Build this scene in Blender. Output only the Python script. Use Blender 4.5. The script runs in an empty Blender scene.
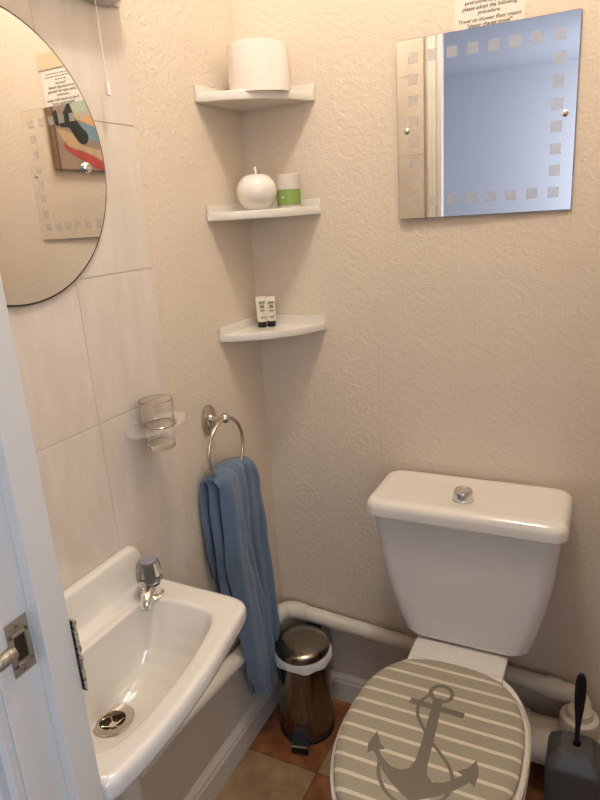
import bpy, bmesh, math, random
from mathutils import Vector, Matrix
random.seed(7)
PI = math.pi
SC = bpy.context.scene
COL = SC.collection

# ------------------------------------------------------------------ helpers
def link(name, bm, mats, parent=None, smooth=True, loc=None):
    me = bpy.data.meshes.new(name)
    bmesh.ops.recalc_face_normals(bm, faces=bm.faces[:])
    bm.to_mesh(me); bm.free()
    if not isinstance(mats, (list, tuple)): mats = [mats]
    for m in mats: me.materials.append(m)
    if smooth:
        for p in me.polygons: p.use_smooth = True
    o = bpy.data.objects.new(name, me); COL.objects.link(o)
    if parent is not None:
        o.parent = parent
        o.matrix_parent_inverse = parent.matrix_world.inverted()
    if smooth:
        mod = o.modifiers.new('wn', 'WEIGHTED_NORMAL'); mod.keep_sharp = True
        me.set_sharp_from_angle(angle=math.radians(38))
    return o

def thing(name, label, cat, loc=(0, 0, 0), group=None):
    o = bpy.data.objects.new(name, None); COL.objects.link(o)
    o.location = loc; o.empty_display_size = .03
    o.matrix_world = Matrix.Translation(loc)
    o['label'] = label; o['category'] = cat
    if group: o['group'] = group
    return o

def tag(o, label, cat, group=None):
    o['label'] = label; o['category'] = cat
    if group: o['group'] = group
    return o

def struct(name, bm, mats, smooth=False):
    o = link(name, bm, mats, None, smooth); o['kind'] = 'structure'
    return o

def bx(bm, x0, x1, y0, y1, z0, z1, bev=0, seg=2, mi=0):
    n0 = len(bm.faces)
    vs = [bm.verts.new((x, y, z)) for x in (x0, x1) for y in (y0, y1) for z in (z0, z1)]
    q = [(0, 1, 3, 2), (4, 6, 7, 5), (0, 4, 5, 1), (2, 3, 7, 6), (0, 2, 6, 4), (1, 5, 7, 3)]
    fs = [bm.faces.new([vs[i] for i in f]) for f in q]
    for f in fs: f.material_index = mi
    if bev:
        es = list({e for f in fs for e in f.edges})
        r = bmesh.ops.bevel(bm, geom=es, offset=bev, segments=seg, affect='EDGES', profile=.5)
        for f in r['faces']: f.material_index = mi
    return fs

def loft(bm, rings, cap0=True, cap1=True, closed=True, mi=0):
    vr = [[bm.verts.new(p) for p in r] for r in rings]
    n = len(vr[0])
    for a, b in zip(vr, vr[1:]):
        for i in range(n if closed else n - 1):
            j = (i + 1) % n
            f = bm.faces.new((a[i], a[j], b[j], b[i])); f.material_index = mi
    if cap0: bm.faces.new(vr[0][::-1]).material_index = mi
    if cap1: bm.faces.new(vr[-1]).material_index = mi
    return vr

def lathe(bm, prof, c=(0, 0, 0), axis=(0, 0, 1), n=48, cap=True, mi=0):
    """prof: list of (r, h) along the axis"""
    ax = Vector(axis).normalized(); q = Vector((0, 0, 1)).rotation_difference(ax)
    rings = []
    for r, h in prof:
        rings.append([tuple(Vector(c) + q @ Vector((max(r, 1e-5) * math.cos(2 * PI * i / n), max(r, 1e-5) * math.sin(2 * PI * i / n), h))) for i in range(n)])
    loft(bm, rings, cap, cap, mi=mi)

def tube(bm, pts, r, n=20, closed=False, mi=0, cap=True):
    pts = [Vector(p) for p in pts]
    rs = r if isinstance(r, (list, tuple)) else [r] * len(pts)
    m = len(pts); rings = []; prev = None
    for i, p in enumerate(pts):
        if closed: t = pts[(i + 1) % m] - pts[i - 1]
        else: t = pts[min(i + 1, m - 1)] - pts[max(i - 1, 0)]
        t.normalize()
        if prev is None:
            up = Vector((0, 0, 1)) if abs(t.z) < .9 else Vector((1, 0, 0))
            prev = (up - t * up.dot(t)).normalized()
        else: prev = (prev - t * prev.dot(t)).normalized()
        b = t.cross(prev)
        rings.append([tuple(p + (prev * math.cos(2 * PI * k / n) + b * math.sin(2 * PI * k / n)) * rs[i]) for k in range(n)])
    if closed:
        rings.append(rings[0]); vr = loft(bm, rings, False, False, mi=mi)
        bmesh.ops.remove_doubles(bm, verts=[v for rr in vr for v in rr], dist=1e-6)
    else: loft(bm, rings, cap, cap, mi=mi)

def rr(cx, cy, hx, hy, rad, z, n=8, bulge=0):
    """rounded rectangle ring in a horizontal plane"""
    rad = min(rad, hx * .999, hy * .999); out = []
    for qx, qy, a0 in ((1, 1, 0), (-1, 1, PI / 2), (-1, -1, PI), (1, -1, 1.5 * PI)):
        for k in range(n + 1):
            a = a0 + PI / 2 * k / n
            out.append((cx + qx * (hx - rad) + rad * math.cos(a), cy + qy * (hy - rad) + rad * math.sin(a), z))
    return out

def bez(pts, n=10):
    """smooth curve through points (Catmull-Rom)"""
    P = [Vector(p) for p in pts]; P = [P[0] * 2 - P[1]] + P + [P[-1] * 2 - P[-2]]; out = []
    for i in range(1, len(P) - 2):
        for k in range(n):
            t = k / n; a, b, c, d = P[i - 1:i + 3]
            out.append(.5 * ((2 * b) + (c - a) * t + (2 * a - 5 * b + 4 * c - d) * t * t + (3 * b - a - 3 * c + d) * t ** 3))
    out.append(P[-2]); return out

def fillet(pts, rad, n=8):
    P = [Vector(p) for p in pts]; out = [P[0]]
    for a, b, c in zip(P, P[1:], P[2:]):
        u = (a - b).normalized(); v = (c - b).normalized()
        p0 = b + u * rad; p1 = b + v * rad
        for k in range(n + 1):
            t = k / n; out.append(p0 * (1 - t) ** 2 + b * 2 * t * (1 - t) + p1 * t * t)
    out.append(P[-1]); return out

def poly(bm, pts2, f, mi=0):
    """flat polygon (triangulated) from 2D points, mapped by f"""
    vs = [bm.verts.new(f(*p)) for p in pts2]
    fa = bm.faces.new(vs); fa.material_index = mi
    r = bmesh.ops.triangulate(bm, faces=[fa])
    for q in r['faces']: q.material_index = mi

def interp(tab, t):
    if t <= tab[0][0]: return tab[0][1]
    for (a, u), (b, v) in zip(tab, tab[1:]):
        if t <= b:
            k = (t - a) / (b - a); k = k * k * (3 - 2 * k)
            return u + (v - u) * k
    return tab[-1][1]

# ------------------------------------------------------------------ materials
class NT:
    def __init__(s, name):
        s.m = bpy.data.materials.new(name); s.m.use_nodes = True
        s.t = s.m.node_tree; s.p = s.t.nodes['Principled BSDF']; s.out = s.t.nodes['Material Output']
    def n(s, typ, **kw):
        nd = s.t.nodes.new(typ)
        for k, v in kw.items():
            if k.startswith('i_'):
                key = k[2:]; key = int(key) if key.isdigit() else key.replace('_', ' ')
                s.set(nd.inputs[key], v)
            else: setattr(nd, k, v)
        return nd
    def set(s, inp, v):
        if isinstance(v, bpy.types.NodeSocket): s.t.links.new(v, inp)
        else: inp.default_value = v
    def math(s, op, a, b=0.0, c=0.0):
        nd = s.t.nodes.new('ShaderNodeMath'); nd.operation = op
        s.set(nd.inputs[0], a); s.set(nd.inputs[1], b); s.set(nd.inputs[2], c)
        return nd.outputs[0]
    def pos(s):
        g = s.n('ShaderNodeNewGeometry'); x = s.n('ShaderNodeSeparateXYZ'); s.set(x.inputs[0], g.outputs['Position'])
        return g.outputs['Position'], x.outputs[0], x.outputs[1], x.outputs[2]
    def noise(s, scale, detail=3, vec=None, rough=.5):
        nd = s.n('ShaderNodeTexNoise'); nd.inputs['Scale'].default_value = scale
        nd.inputs['Detail'].default_value = detail; nd.inputs['Roughness'].default_value = rough
        if vec is not None: s.set(nd.inputs['Vector'], vec)
        return nd.outputs['Fac']
    def ramp(s, fac, stops):
        nd = s.n('ShaderNodeValToRGB'); s.set(nd.inputs[0], fac)
        cr = nd.color_ramp
        while len(cr.elements) < len(stops): cr.elements.new(.5)
        for e, (p, c) in zip(cr.elements, stops): e.position = p; e.color = (*c, 1)
        return nd.outputs[0]
    def mix(s, fac, a, b):
        nd = s.n('ShaderNodeMix', data_type='RGBA'); s.set(nd.inputs[0], fac)
        s.set(nd.inputs[6], a if isinstance(a, bpy.types.NodeSocket) else (*a, 1))
        s.set(nd.inputs[7], b if isinstance(b, bpy.types.NodeSocket) else (*b, 1))
        return nd.outputs[2]
    def bump(s, h, strength=.3, dist=.002):
        nd = s.n('ShaderNodeBump'); nd.inputs['Strength'].default_value = strength; nd.inputs['Distance'].default_value = dist
        s.set(nd.inputs['Height'], h); s.t.links.new(nd.outputs[0], s.p.inputs['Normal'])
    def base(s, c): s.set(s.p.inputs['Base Color'], c if isinstance(c, bpy.types.NodeSocket) else (*c, 1))

def mat(name, col, rough=.5, metal=0., var=0., coat=0., bump=None, spec=None, trans=0., ior=None):
    n = NT(name); n.p.inputs['Roughness'].default_value = rough; n.p.inputs['Metallic'].default_value = metal
    if coat:
        n.p.inputs['Coat Weight'].default_value = coat; n.p.inputs['Coat Roughness'].default_value = .04
    if spec is not None: n.p.inputs['Specular IOR Level'].default_value = spec
    if trans: n.p.inputs['Transmission Weight'].default_value = trans
    if ior: n.p.inputs['IOR'].default_value = ior
    tc = n.n('ShaderNodeTexCoord')
    if var:
        f = n.noise(18, 4, tc.outputs['Object'])
        n.base(n.mix(f, tuple(c * (1 - var) for c in col), tuple(min(1, c * (1 + var)) for c in col)))
    else: n.base(col)
    if bump: n.bump(n.noise(bump[0], 4, tc.outputs['Object']), bump[1], bump[2])
    return n.m

WALL = (.68, .585, .475)
# embossed wallpaper with columns of rosettes (back wall)
def wallpaper(name, rosettes, axis, col=WALL):
    n = NT(name); P, X, Y, Z = n.pos()
    H = X if axis == 'x' else Y
    fine = n.noise(230, 2, P); med = n.noise(75, 3, P)
    vor = n.n('ShaderNodeTexVoronoi', feature='SMOOTH_F1'); vor.inputs['Scale'].default_value = 110; n.set(vor.inputs['Vector'], P)
    if rosettes:
        u = n.math('MULTIPLY', n.math('SUBTRACT', n.math('FRACT', n.math('ADD', n.math('DIVIDE', n.math('SUBTRACT', H, .435), .169), 100.5)), .5), .169)
        v = n.math('MULTIPLY', n.math('SUBTRACT', n.math('FRACT', n.math('ADD', n.math('DIVIDE', n.math('SUBTRACT', Z, 1.143), .086), 100.5)), .5), .086)
        d = n.math('SQRT', n.math('ADD', n.math('MULTIPLY', u, u), n.math('MULTIPLY', v, v)))
        def ring(r, w):
            return n.math('MAXIMUM', n.math('SUBTRACT', 1, n.math('DIVIDE', n.math('ABSOLUTE', n.math('SUBTRACT', d, r)), w)), 0)
        an = n.math('ARCTAN2', v, u)
        pet = n.math('ADD', n.math('MULTIPLY', n.math('SINE', n.math('MULTIPLY', an, 8)), .5), .5)
        inner = n.math('MULTIPLY', ring(.021, .009), pet)
        beads = n.math('MULTIPLY', ring(.040, .006), n.math('ADD', n.math('MULTIPLY', n.math('SINE', n.math('MULTIPLY', an, 26)), .4), .6))
        au = n.math('ABSOLUTE', u)
        def stripe(r, w): return n.math('MAXIMUM', n.math('SUBTRACT', 1, n.math('DIVIDE', n.math('ABSOLUTE', n.math('SUBTRACT', au, r)), w)), 0)
        bead = n.math('ADD', n.math('MULTIPLY', n.math('SINE', n.math('MULTIPLY', Z, 900)), .5), .5)
        st = n.math('ADD', n.math('MULTIPLY', stripe(.056, .003), bead), n.math('MULTIPLY', stripe(.064, .003), n.math('SUBTRACT', 1, bead)))
        dia = n.math('MULTIPLY', stripe(.084, .016), n.math('ADD', n.math('MULTIPLY', n.math('SINE', n.math('MULTIPLY', Z, 150)), .5), .5))
        h = n.math('ADD', n.math('ADD', ring(.034, .004), inner), n.math('ADD', beads, n.math('ADD', ring(.0, .008), n.math('ADD', st, n.math('MULTIPLY', dia, .5)))))
        h = n.math('ADD', n.math('MULTIPLY', h, .48), n.math('ADD', n.math('MULTIPLY', vor.outputs['Distance'], .75), n.math('ADD', n.math('MULTIPLY', med, .9), n.math('MULTIPLY', fine, .5))))
        n.bump(h, .40, .0021)
    else:
        ww = n.n('ShaderNodeTexWave', wave_type='RINGS'); ww.inputs['Scale'].default_value = 14; ww.inputs['Distortion'].default_value = 9
        ww.inputs['Detail'].default_value = 2; n.set(ww.inputs['Vector'], P)
        vor.inputs['Scale'].default_value = 135
        h = n.math('ADD', n.math('MULTIPLY', vor.outputs['Distance'], 1.3), n.math('ADD', n.math('MULTIPLY', n.noise(170, 3, P), 1.4), n.math('MULTIPLY', ww.outputs['Fac'], .12)))
        n.bump(h, .42, .0022)
    big = n.noise(5, 2, P)
    n.base(n.mix(big, tuple(c * .97 for c in col), tuple(c * 1.03 for c in col)))
    n.p.inputs['Roughness'].default_value = .62
    return n.m

M = {}
M['paper_back'] = wallpaper('wallpaper_rosette', True, 'x')
M['paper_left'] = wallpaper('wallpaper_leaf', False, 'y')
M['hall'] = mat('hall_paint', (.54, .55, .595), .8, bump=(90, .25, .002))
M['ceil'] = mat('ceiling_paint', (.75, .72, .67), .9)
M['hallceil'] = mat('hall_ceiling_paint', (.47, .48, .54), .9)
M['white_gloss'] = mat('white_gloss_paint', (.70, .68, .65), .28, coat=.3, bump=(30, .12, .001))
M['skirt'] = mat('skirting_paint', (.62, .56, .49), .35, bump=(30, .1, .001))
M['ceramic'] = mat('white_vitreous_ceramic', (.74, .705, .66), .10, coat=.6)
M['cist'] = mat('cistern_ceramic', (.72, .70, .675), .13, coat=.5)
M['seat'] = mat('seat_plastic', (.70, .655, .585), .22, coat=.3)
M['pipe'] = mat('white_pipe_plastic', (.68, .62, .52), .38, var=.04)
M['shelf'] = mat('shelf_plastic', (.72, .68, .61), .28, coat=.2)
M['chrome'] = mat('chrome', (.82, .80, .77), .07, 1.)
M['nickel'] = mat('brushed_nickel', (.62, .56, .47), .2, 1.)
M['brass'] = mat('brass', (.75, .52, .22), .25, 1.)
M['bin'] = mat('bin_steel', (.24, .205, .165), .12, 1.)
M['bin_lid'] = mat('bin_lid_steel', (.27, .235, .19), .2, 1.)
M['black'] = mat('black_plastic', (.010, .010, .011), .5, spec=.3)
M['grey_pl'] = mat('charcoal_plastic', (.085, .083, .082), .30, var=.1)
M['liner'] = mat('bin_liner_film', (.70, .67, .64), .4)
M['paper'] = mat('white_paper', (.74, .69, .61), .8)
M['ink'] = mat('black_ink', (.09, .07, .06), .7)
M['card'] = mat('pale_yellow_card', (.60, .49, .33), .7)
M['tissue'] = mat('toilet_tissue', (.78, .71, .64), .9, bump=(160, .3, .001))
M['apple'] = mat('white_glaze', (.76, .70, .64), .15, coat=.5)
M['green'] = mat('green_wax', (.23, .34, .08), .4)
M['tube_w'] = mat('cream_tube', (.74, .70, .58), .35)
M['tube_g'] = mat('olive_print', (.24, .22, .12), .5)
M['acryl'] = mat('clear_acrylic', (.97, .98, .96), .02, trans=1., ior=1.18)
n = NT('clear_acrylic_sheet'); n.base((.9, .88, .84)); n.p.inputs['Roughness'].default_value = .05
_t = n.n('ShaderNodeBsdfTransparent'); _m = n.n('ShaderNodeMixShader'); _m.inputs[0].default_value = .16
n.t.links.new(_t.outputs[0], _m.inputs[1]); n.t.links.new(n.p.outputs[0], _m.inputs[2]); n.t.links.new(_m.outputs[0], n.out.inputs[0])
M['acryl'] = n.m
M['glass'] = mat('clear_glass', (1, 1, 1), .0, trans=1., ior=1.45)
M['crystal'] = mat('clear_tap_plastic', (.95, .93, .88), .05, trans=.9, ior=1.45)
M['capgrey'] = mat('grey_lilac_cap', (.25, .24, .30), .3)
M['mirror'] = mat('silvered_glass', (.93, .93, .92), .0, 1.)
M['mirror_edge'] = mat('dark_mirror_edge', (.055, .045, .03), .3)
n = NT('etched_glass'); n.base((.46, .44, .42)); n.p.inputs['Roughness'].default_value = .6
_g = n.n('ShaderNodeBsdfGlossy'); _g.inputs['Roughness'].default_value = .08; _g.inputs['Color'].default_value = (.85, .85, .84, 1)
_m = n.n('ShaderNodeMixShader'); _m.inputs[0].default_value = .52; n.t.links.new(n.p.outputs[0], _m.inputs[1]); n.t.links.new(_g.outputs[0], _m.inputs[2]); n.t.links.new(_m.outputs[0], n.out.inputs[0])
M['etch'] = n.m
M['worn'] = mat('aged_metal', (.40, .34, .26), .42, .6, var=.55, bump=(260, .6, .002))
M['diffuser'] = mat('frosted_diffuser', (.62, .62, .56), .25, trans=.3)
M['cord'] = mat('white_cord', (.82, .77, .70), .6)
M['recess_dark'] = mat('dark_drain', (.06, .045, .03), .4, .6)  # plain dark tone shared by drain well and latch hole
M['label_w'] = mat('label_white', (.80, .84, .70), .6)

# cracked tile marks / marbled cream tile
n = NT('cream_marbled_tile'); P, X, Y, Z = n.pos()
mp = n.n('ShaderNodeMapping'); n.set(mp.inputs[0], P); mp.inputs['Scale'].default_value = (9, 26, 7); mp.inputs['Rotation'].default_value = (.45, 0, 0)
f = n.noise(1.0, 4, mp.outputs[0], .55)
n.base(n.ramp(f, [(.3, (.66, .585, .51)), (.5, (.70, .625, .55)), (.68, (.735, .665, .595))]))
n.p.inputs['Roughness'].default_value = .2
M['tile'] = n.m
M['grout'] = mat('grout', (.68, .60, .52), .8)

# floor: square stone-effect vinyl, beige and terracotta
n = NT('stone_effect_vinyl'); P, X, Y, Z = n.pos(); T = .305
gx = n.math('ADD', n.math('DIVIDE', n.math('SUBTRACT', X, .215), T), 40)
gy = n.math('ADD', n.math('DIVIDE', n.math('SUBTRACT', Y, -.264), T), 40)
par = n.math('MODULO', n.math('ADD', n.math('FLOOR', gx), n.math('FLOOR', gy)), 2)   # 0/1 checker
n1 = n.noise(9, 5, P, .6); n2 = n.noise(34, 4, P, .6)
nn = n.math('ADD', n.math('MULTIPLY', n1, .6), n.math('MULTIPLY', n2, .4))
beige = n.ramp(nn, [(.3, (.17, .10, .045)), (.5, (.29, .185, .095)), (.7, (.41, .28, .155))])
terra = n.ramp(nn, [(.3, (.085, .026, .010)), (.5, (.21, .075, .028)), (.7, (.36, .17, .07))])
c = n.mix(par, beige, terra)
def edge(g):
    fr = n.math('FRACT', g); return n.math('MINIMUM', fr, n.math('SUBTRACT', 1, fr))
e = n.math('LESS_THAN', n.math('MINIMUM', edge(gx), edge(gy)), .008)
c = n.mix(n.math('MULTIPLY', e, .5), c, (.06, .03, .015))
n.base(c); n.p.inputs['Roughness'].default_value = .38; n.bump(nn, .3, .002)
M['floor'] = n.m
n = NT('hall_carpet'); P, X, Y, Z = n.pos(); n.base(n.ramp(n.noise(300, 2, P), [(.3, (.12, .11, .11)), (.7, (.22, .21, .2))])); n.p.inputs['Roughness'].default_value = 1
M['carpet'] = n.m

# striped lid: wide greige stripes, narrow cream ones, at right angles to the pan
n = NT('striped_seat_print'); P, X, Y, Z = n.pos()
fr = n.math('FRACT', n.math('ADD', n.math('DIVIDE', n.math('ADD', Y, .4665), .0333), 60.5))
s = n.math('LESS_THAN', n.math('ABSOLUTE', n.math('SUBTRACT', fr, .5)), .11)
n.base(n.mix(s, (.335, .30, .225), (.64, .575, .455)))
n.p.inputs['Roughness'].default_value = .30; n.p.inputs['Coat Weight'].default_value = .25
M['stripe'] = n.m
M['anchor'] = mat('anchor_print', (.165, .145, .11), .32, coat=.2)

# terry towel
n = NT('blue_terry'); P, X, Y, Z = n.pos()
f = n.noise(60, 3, P); g = n.noise(700, 2, P)
n.base(n.mix(n.math('ADD', n.math('MULTIPLY', f, .6), n.math('MULTIPLY', g, .4)), (.052, .095, .168), (.135, .21, .325)))
n.p.inputs['Roughness'].default_value = .95; n.p.inputs['Sheen Weight'].default_value = .35
n.bump(g, .8, .0025); M['towel'] = n.m

# ------------------------------------------------------------------ room shell
RX = 1.02          # right wall
DY = -.955         # room-side face of the doorway wall
DZ = -1.02         # hall-side face
OX0, OX1, OZ = .285, .965, 2.02     # door opening
CZ = 2.64

bm = bmesh.new(); bx(bm, -.12, RX + .12, DZ, .12, -.06, 0); struct('floor', bm, M['floor'])
bm = bmesh.new(); bx(bm, -.12, RX + .12, DZ, .12, CZ, CZ + .06); struct('ceiling', bm, M['ceil'])
bm = bmesh.new(); bx(bm, -.12, RX + .12, 0, .12, 0, CZ); struct('wall_back', bm, M['paper_back'])
bm = bmesh.new(); bx(bm, -.12, 0, DY, 0, 0, CZ); wl = struct('wall_left', bm, M['paper_left'])
bm = bmesh.new(); bx(bm, RX, RX + .12, DY, 0, 0, CZ); struct('wall_right', bm, M['paper_left'])
bm = bmesh.new()
bx(bm, -.12, OX0 - .0338, DZ, DY, 0, CZ, mi=0); bx(bm, OX1 + .0335, RX + .12, DZ, DY, 0, CZ); bx(bm, OX0 - .0338, OX1 + .0335, DZ, DY, OZ + .0345, CZ)
struct('wall_front', bm, M['paper_left'])

# wall tiles: 200 x 250 mm, cream, on the left wall and beside the doorway
def tiles(name, x_of, us, zs, parent, edge_lo=None):
    bm = bmesh.new()
    u0, u1 = us[0], us[-1]; z0, z1 = zs[0], zs[-1]
    def slab(ua, ub, za, zb, d0, d1, bev, mi):
        if x_of == 'x': bx(bm, d0, d1, ua, ub, za, zb, bev, 2, mi)
        else: bx(bm, ua, ub, DY + d0, DY + d1, za, zb, bev, 2, mi)
    slab(u0 + .001, u1 - .001, z0 + .001, z1 - .001, .0002, .0030, 0, 1)
    for a, b in zip(us, us[1:]):
        for c, d in zip(zs, zs[1:]):
            g = .0011
            slab(a + g * .25, b - g * .25, c + g, d - g, .0004, .0045, .0009, 0)
    o = link(name, bm, [M['tile'], M['grout']], parent, True)
    return o
zs = [.516 + .25 * k for k in range(8)]; zs[-1] = 2.266
o = tiles('wall_tiles', 'x', [DY + .005, -.787, -.587, -.388], zs, wl)
wf = bpy.data.objects['wall_front']
tiles('wall_tiles', 'y', [.0055, .098, .225 + .0], zs, wf)

def skirting(bm, along, a0, a1, sgn, base):
    prof = [(0, 0), (.016, 0), (.016, .062), (.013, .068), (.013, .074), (.008, .083), (.004, .088), (0, .088)]
    if along == 'y': loft(bm, [[(base + sgn * d, a, z) for d, z in prof] for a in (a0, a1)])
    else: loft(bm, [[(a, base + sgn * d, z) for d, z in prof] for a in (a0, a1)])
bm = bmesh.new(); skirting(bm, 'y', DY, 0, 1, .0002); struct('baseboard_left', bm, M['skirt'])
bm = bmesh.new(); skirting(bm, 'x', .0165, RX, -1, -.0002); struct('baseboard_back', bm, M['skirt'])
bm = bmesh.new(); skirting(bm, 'y', DY, -.0165, -1, RX - .0002); struct('baseboard_right', bm, M['skirt'])

# hall behind the camera
HX0, HX1, HY = -1.1, 1.75, -4.5
bm = bmesh.new(); bx(bm, HX0, HX1, HY, DZ, -.06, -.0); struct('floor_hall', bm, M['carpet'])
bm = bmesh.new(); bx(bm, HX0, HX1, HY, DZ, 2.36, 2.42); struct('ceiling_hall', bm, M['hallceil'])
bm = bmesh.new(); bx(bm, HX0, HX1, HY - .1, HY, 0, 2.42); struct('wall_hall_end', bm, M['hall'])
bm = bmesh.new(); bx(bm, HX0 - .1, HX0, HY, DZ, 0, 2.42); struct('wall_hall_left', bm, M['hall'])
bm = bmesh.new(); bx(bm, HX1, HX1 + .1, HY, DZ, 0, 2.42); struct('wall_hall_right', bm, M['hall'])
bm = bmesh.new()
bx(bm, HX0, .21, DZ - .012, DZ - .0003, 0, 2.36); bx(bm, OX1 + .06, HX1, DZ - .012, DZ - .0003, 0, 2.36); bx(bm, .21, OX1 + .06, DZ - .012, DZ - .0003, OZ + .06, 2.36)
struct('wall_hall_front', bm, M['hall'])

# door frame: lining, stop, architraves; worn strike plate and bolt keep
bm = bmesh.new()
for (xa, xb) in ((OX0 - .0168, OX0), (OX1, OX1 + .0168)):
    lo, hi = (xa, OX0 - .017 + .0005) if xa < .5 else (OX1 + .0165, xb)
L0 = OX0 - .017
bx(bm, L0 - .0165, L0, DZ - .012, DY + .0, 0, OZ + .017, .0015)            # lining, latch side
bx(bm, OX1 + .017, OX1 + .033, DZ - .012, DY, 0, OZ + .017, .0015)
bx(bm, L0 - .0165, OX1 + .033, DZ - .012, DY, OZ + .0171, OZ + .034, .0015)
frame = link('door_1', bm, M['white_gloss'], None, True); frame['kind'] = 'structure'
bm = bmesh.new()
bx(bm, L0 + .0002, OX0, DY - .032, DY + .004, 0, OZ, .002)
bx(bm, OX1, OX1 + .0168, DY - .032, DY + .004, 0, OZ, .002)
bx(bm, OX0 + .0002, OX1 - .0002, DY - .032, DY + .004, OZ, OZ + .0168, .002)
link('door_stop', bm, M['white_gloss'], frame, True)
def arch(name, ysurf, s, w=.056):
    bm = bmesh.new()
    def pr(u): return [(0, 0), (0, .008), (.006, .012), (w * .45, .0125), (w * .55, .016), (w - .008, .018), (w, .013), (w, 0)]
    for xe, sx in ((L0 - .004, -1), (OX1 + .021, 1)):
        wmax = w if sx < 0 else .03
        k = wmax / w
        loft(bm, [[(xe + sx * a * k, ysurf + s * b, z) for a, b in pr(0)] for z in (0, OZ + .02)])
    loft(bm, [[(x, ysurf + s * b, OZ + .021 + a) for a, b in pr(0)] for x in (L0 - .004 - w, OX1 + .05)])
    return link(name, bm, M['white_gloss'], frame, False)
arch('architrave', DY + .0002, 1, .030)
arch('architrave', DZ - .0125, -1, .046)
# strike plate (on the lining, latch side)
bm = bmesh.new()
PX = L0 + .0004
bx(bm, PX, PX + .0018, -1.017, -.990, .905, .968, .0006)
bx(bm, PX + .0014, PX + .0045, -1.0165, -1.0115, .917, .955, .001)     # raised rim
bx(bm, PX + .0014, PX + .0045, -.9975, -.9935, .917, .955, .001)
bx(bm, PX + .0014, PX + .0045, -1.0165, -.9935, .951, .955, .001)
bx(bm, PX + .0014, PX + .0045, -1.0165, -.9935, .917, .921, .001)
tube(bm, bez([(PX + .002, -1.014, .936), (PX + .003, -1.024, .936), (PX + .001, -1.034, .934), (PX - .008, -1.042, .932)], 6), .0075, 14)
sp = link('strike_plate', bm, M['worn'], frame, True); sp['label'] = 'worn aged metal latch plate'
bm = bmesh.new(); bx(bm, PX + .0019, PX + .0024, -1.011, -.998, .922, .950); link('latch_hole', bm, M['recess_dark'], sp, False)  # thin dark slab on the plate stands in for the hole's shade
bm = bmesh.new()
for zz in (.911, .962):
    lathe(bm, [(.0032, 0), (.0030, .0006), (.0018, .0012)], (PX + .0018, -1.004, zz), (1, 0, 0), 16)
link('screw', bm, M['nickel'], sp, True)
# bolt keep on the room-side edge of the frame
bm = bmesh.new()
for k in range(14):
    z = .842 + k * .0066; w = .0035 + .0022 * random.random()
    bx(bm, OX0 - .003, OX0 + .0035 + w * .5, DY + .0042, DY + .0062 + .002 * random.random(), z, z + .0069, .0008)
bx(bm, OX0 - .010, OX0 + .004, DY + .0042, DY + .0066, .842, .936, .001)
n = NT('flaking_keep'); P, X, Y, Z = n.pos(); n.base(n.ramp(n.noise(330, 3, P), [(.38, (.16, .11, .065)), (.5, (.38, .29, .19)), (.62, (.60, .52, .41))])); n.p.inputs['Roughness'].default_value = .5
n.bump(n.noise(300, 3, P), .8, .002)
bk = link('bolt_keep', bm, n.m, frame, True); bk['label'] = 'pitted metal bolt keep with flaking paint'

# ------------------------------------------------------------------ toilet
tx = .558
toilet = thing('toilet', 'white close-coupled toilet with anchor-printed striped lid against back wall', 'toilet', (tx, -.4, 0))
# cistern body
bm = bmesh.new(); rings = []
for z, hw, y0, y1, cx, rd in [(.4055, .085, -.05, -.155, .561, .03), (.407, .100, -.035, -.170, .561, .035), (.412, .112, -.028, -.177, .561, .035), (.424, .120, -.024, -.181, .560, .032), (.47, .134, -.022, -.184, .559, .03),
                              (.53, .151, -.02, -.186, .557, .03), (.60, .169, -.018, -.188, .555, .03), (.66, .180, -.017, -.186, .553, .03), (.70, .186, -.016, -.188, .552, .03), (.716, .187, -.016, -.188, .552, .03)]:
    rings.append(rr(cx - .004, (y0 + y1) / 2, hw + interp([(.41, .019), (.5, .018), (.716, .0085)], z), (y0 - y1) / 2, rd, z, 8))
loft(bm, rings)
ci = link('cistern', bm, M['cist'], toilet)
bm = bmesh.new(); cx = .5495; cy = -.110; rings = []
for z, e, rd in [(.7125, -.006, .03), (.711, 0, .03), (.714, .003, .032), (.730, .003, .032), (.739, .000, .032), (.745, -.006, .03), (.7475, -.014, .026), (.7480, -.026, .022), (.7465, -.030, .02), (.7462, -.05, .015)]:
    rings.append(rr(cx, cy, .203 + e, .096 + e, rd, z, 8))
loft(bm, rings)
cl = link('cistern_lid', bm, M['ceramic'], toilet)
fb = (.545, -.140, .7455)
bm = bmesh.new(); lathe(bm, [(.0215, 0), (.0225, .003), (.0215, .0045), (.0205, .021), (.0185, .024), (.0135, .0250), (.0125, .0235), (.0001, .0242)], fb)
fbo = link('flush_button', bm, M['chrome'], cl)
bm = bmesh.new()
for k in range(20):
    a = 2 * PI * k / 20; tube(bm, [(fb[0] + .0163 * math.cos(a), fb[1] + .0163 * math.sin(a), fb[2] + .0230), (fb[0] + .0163 * math.cos(a), fb[1] + .0163 * math.sin(a), fb[2] + .0258)], .0013, 6)
link('button_beads', bm, M['chrome'], fbo)

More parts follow.
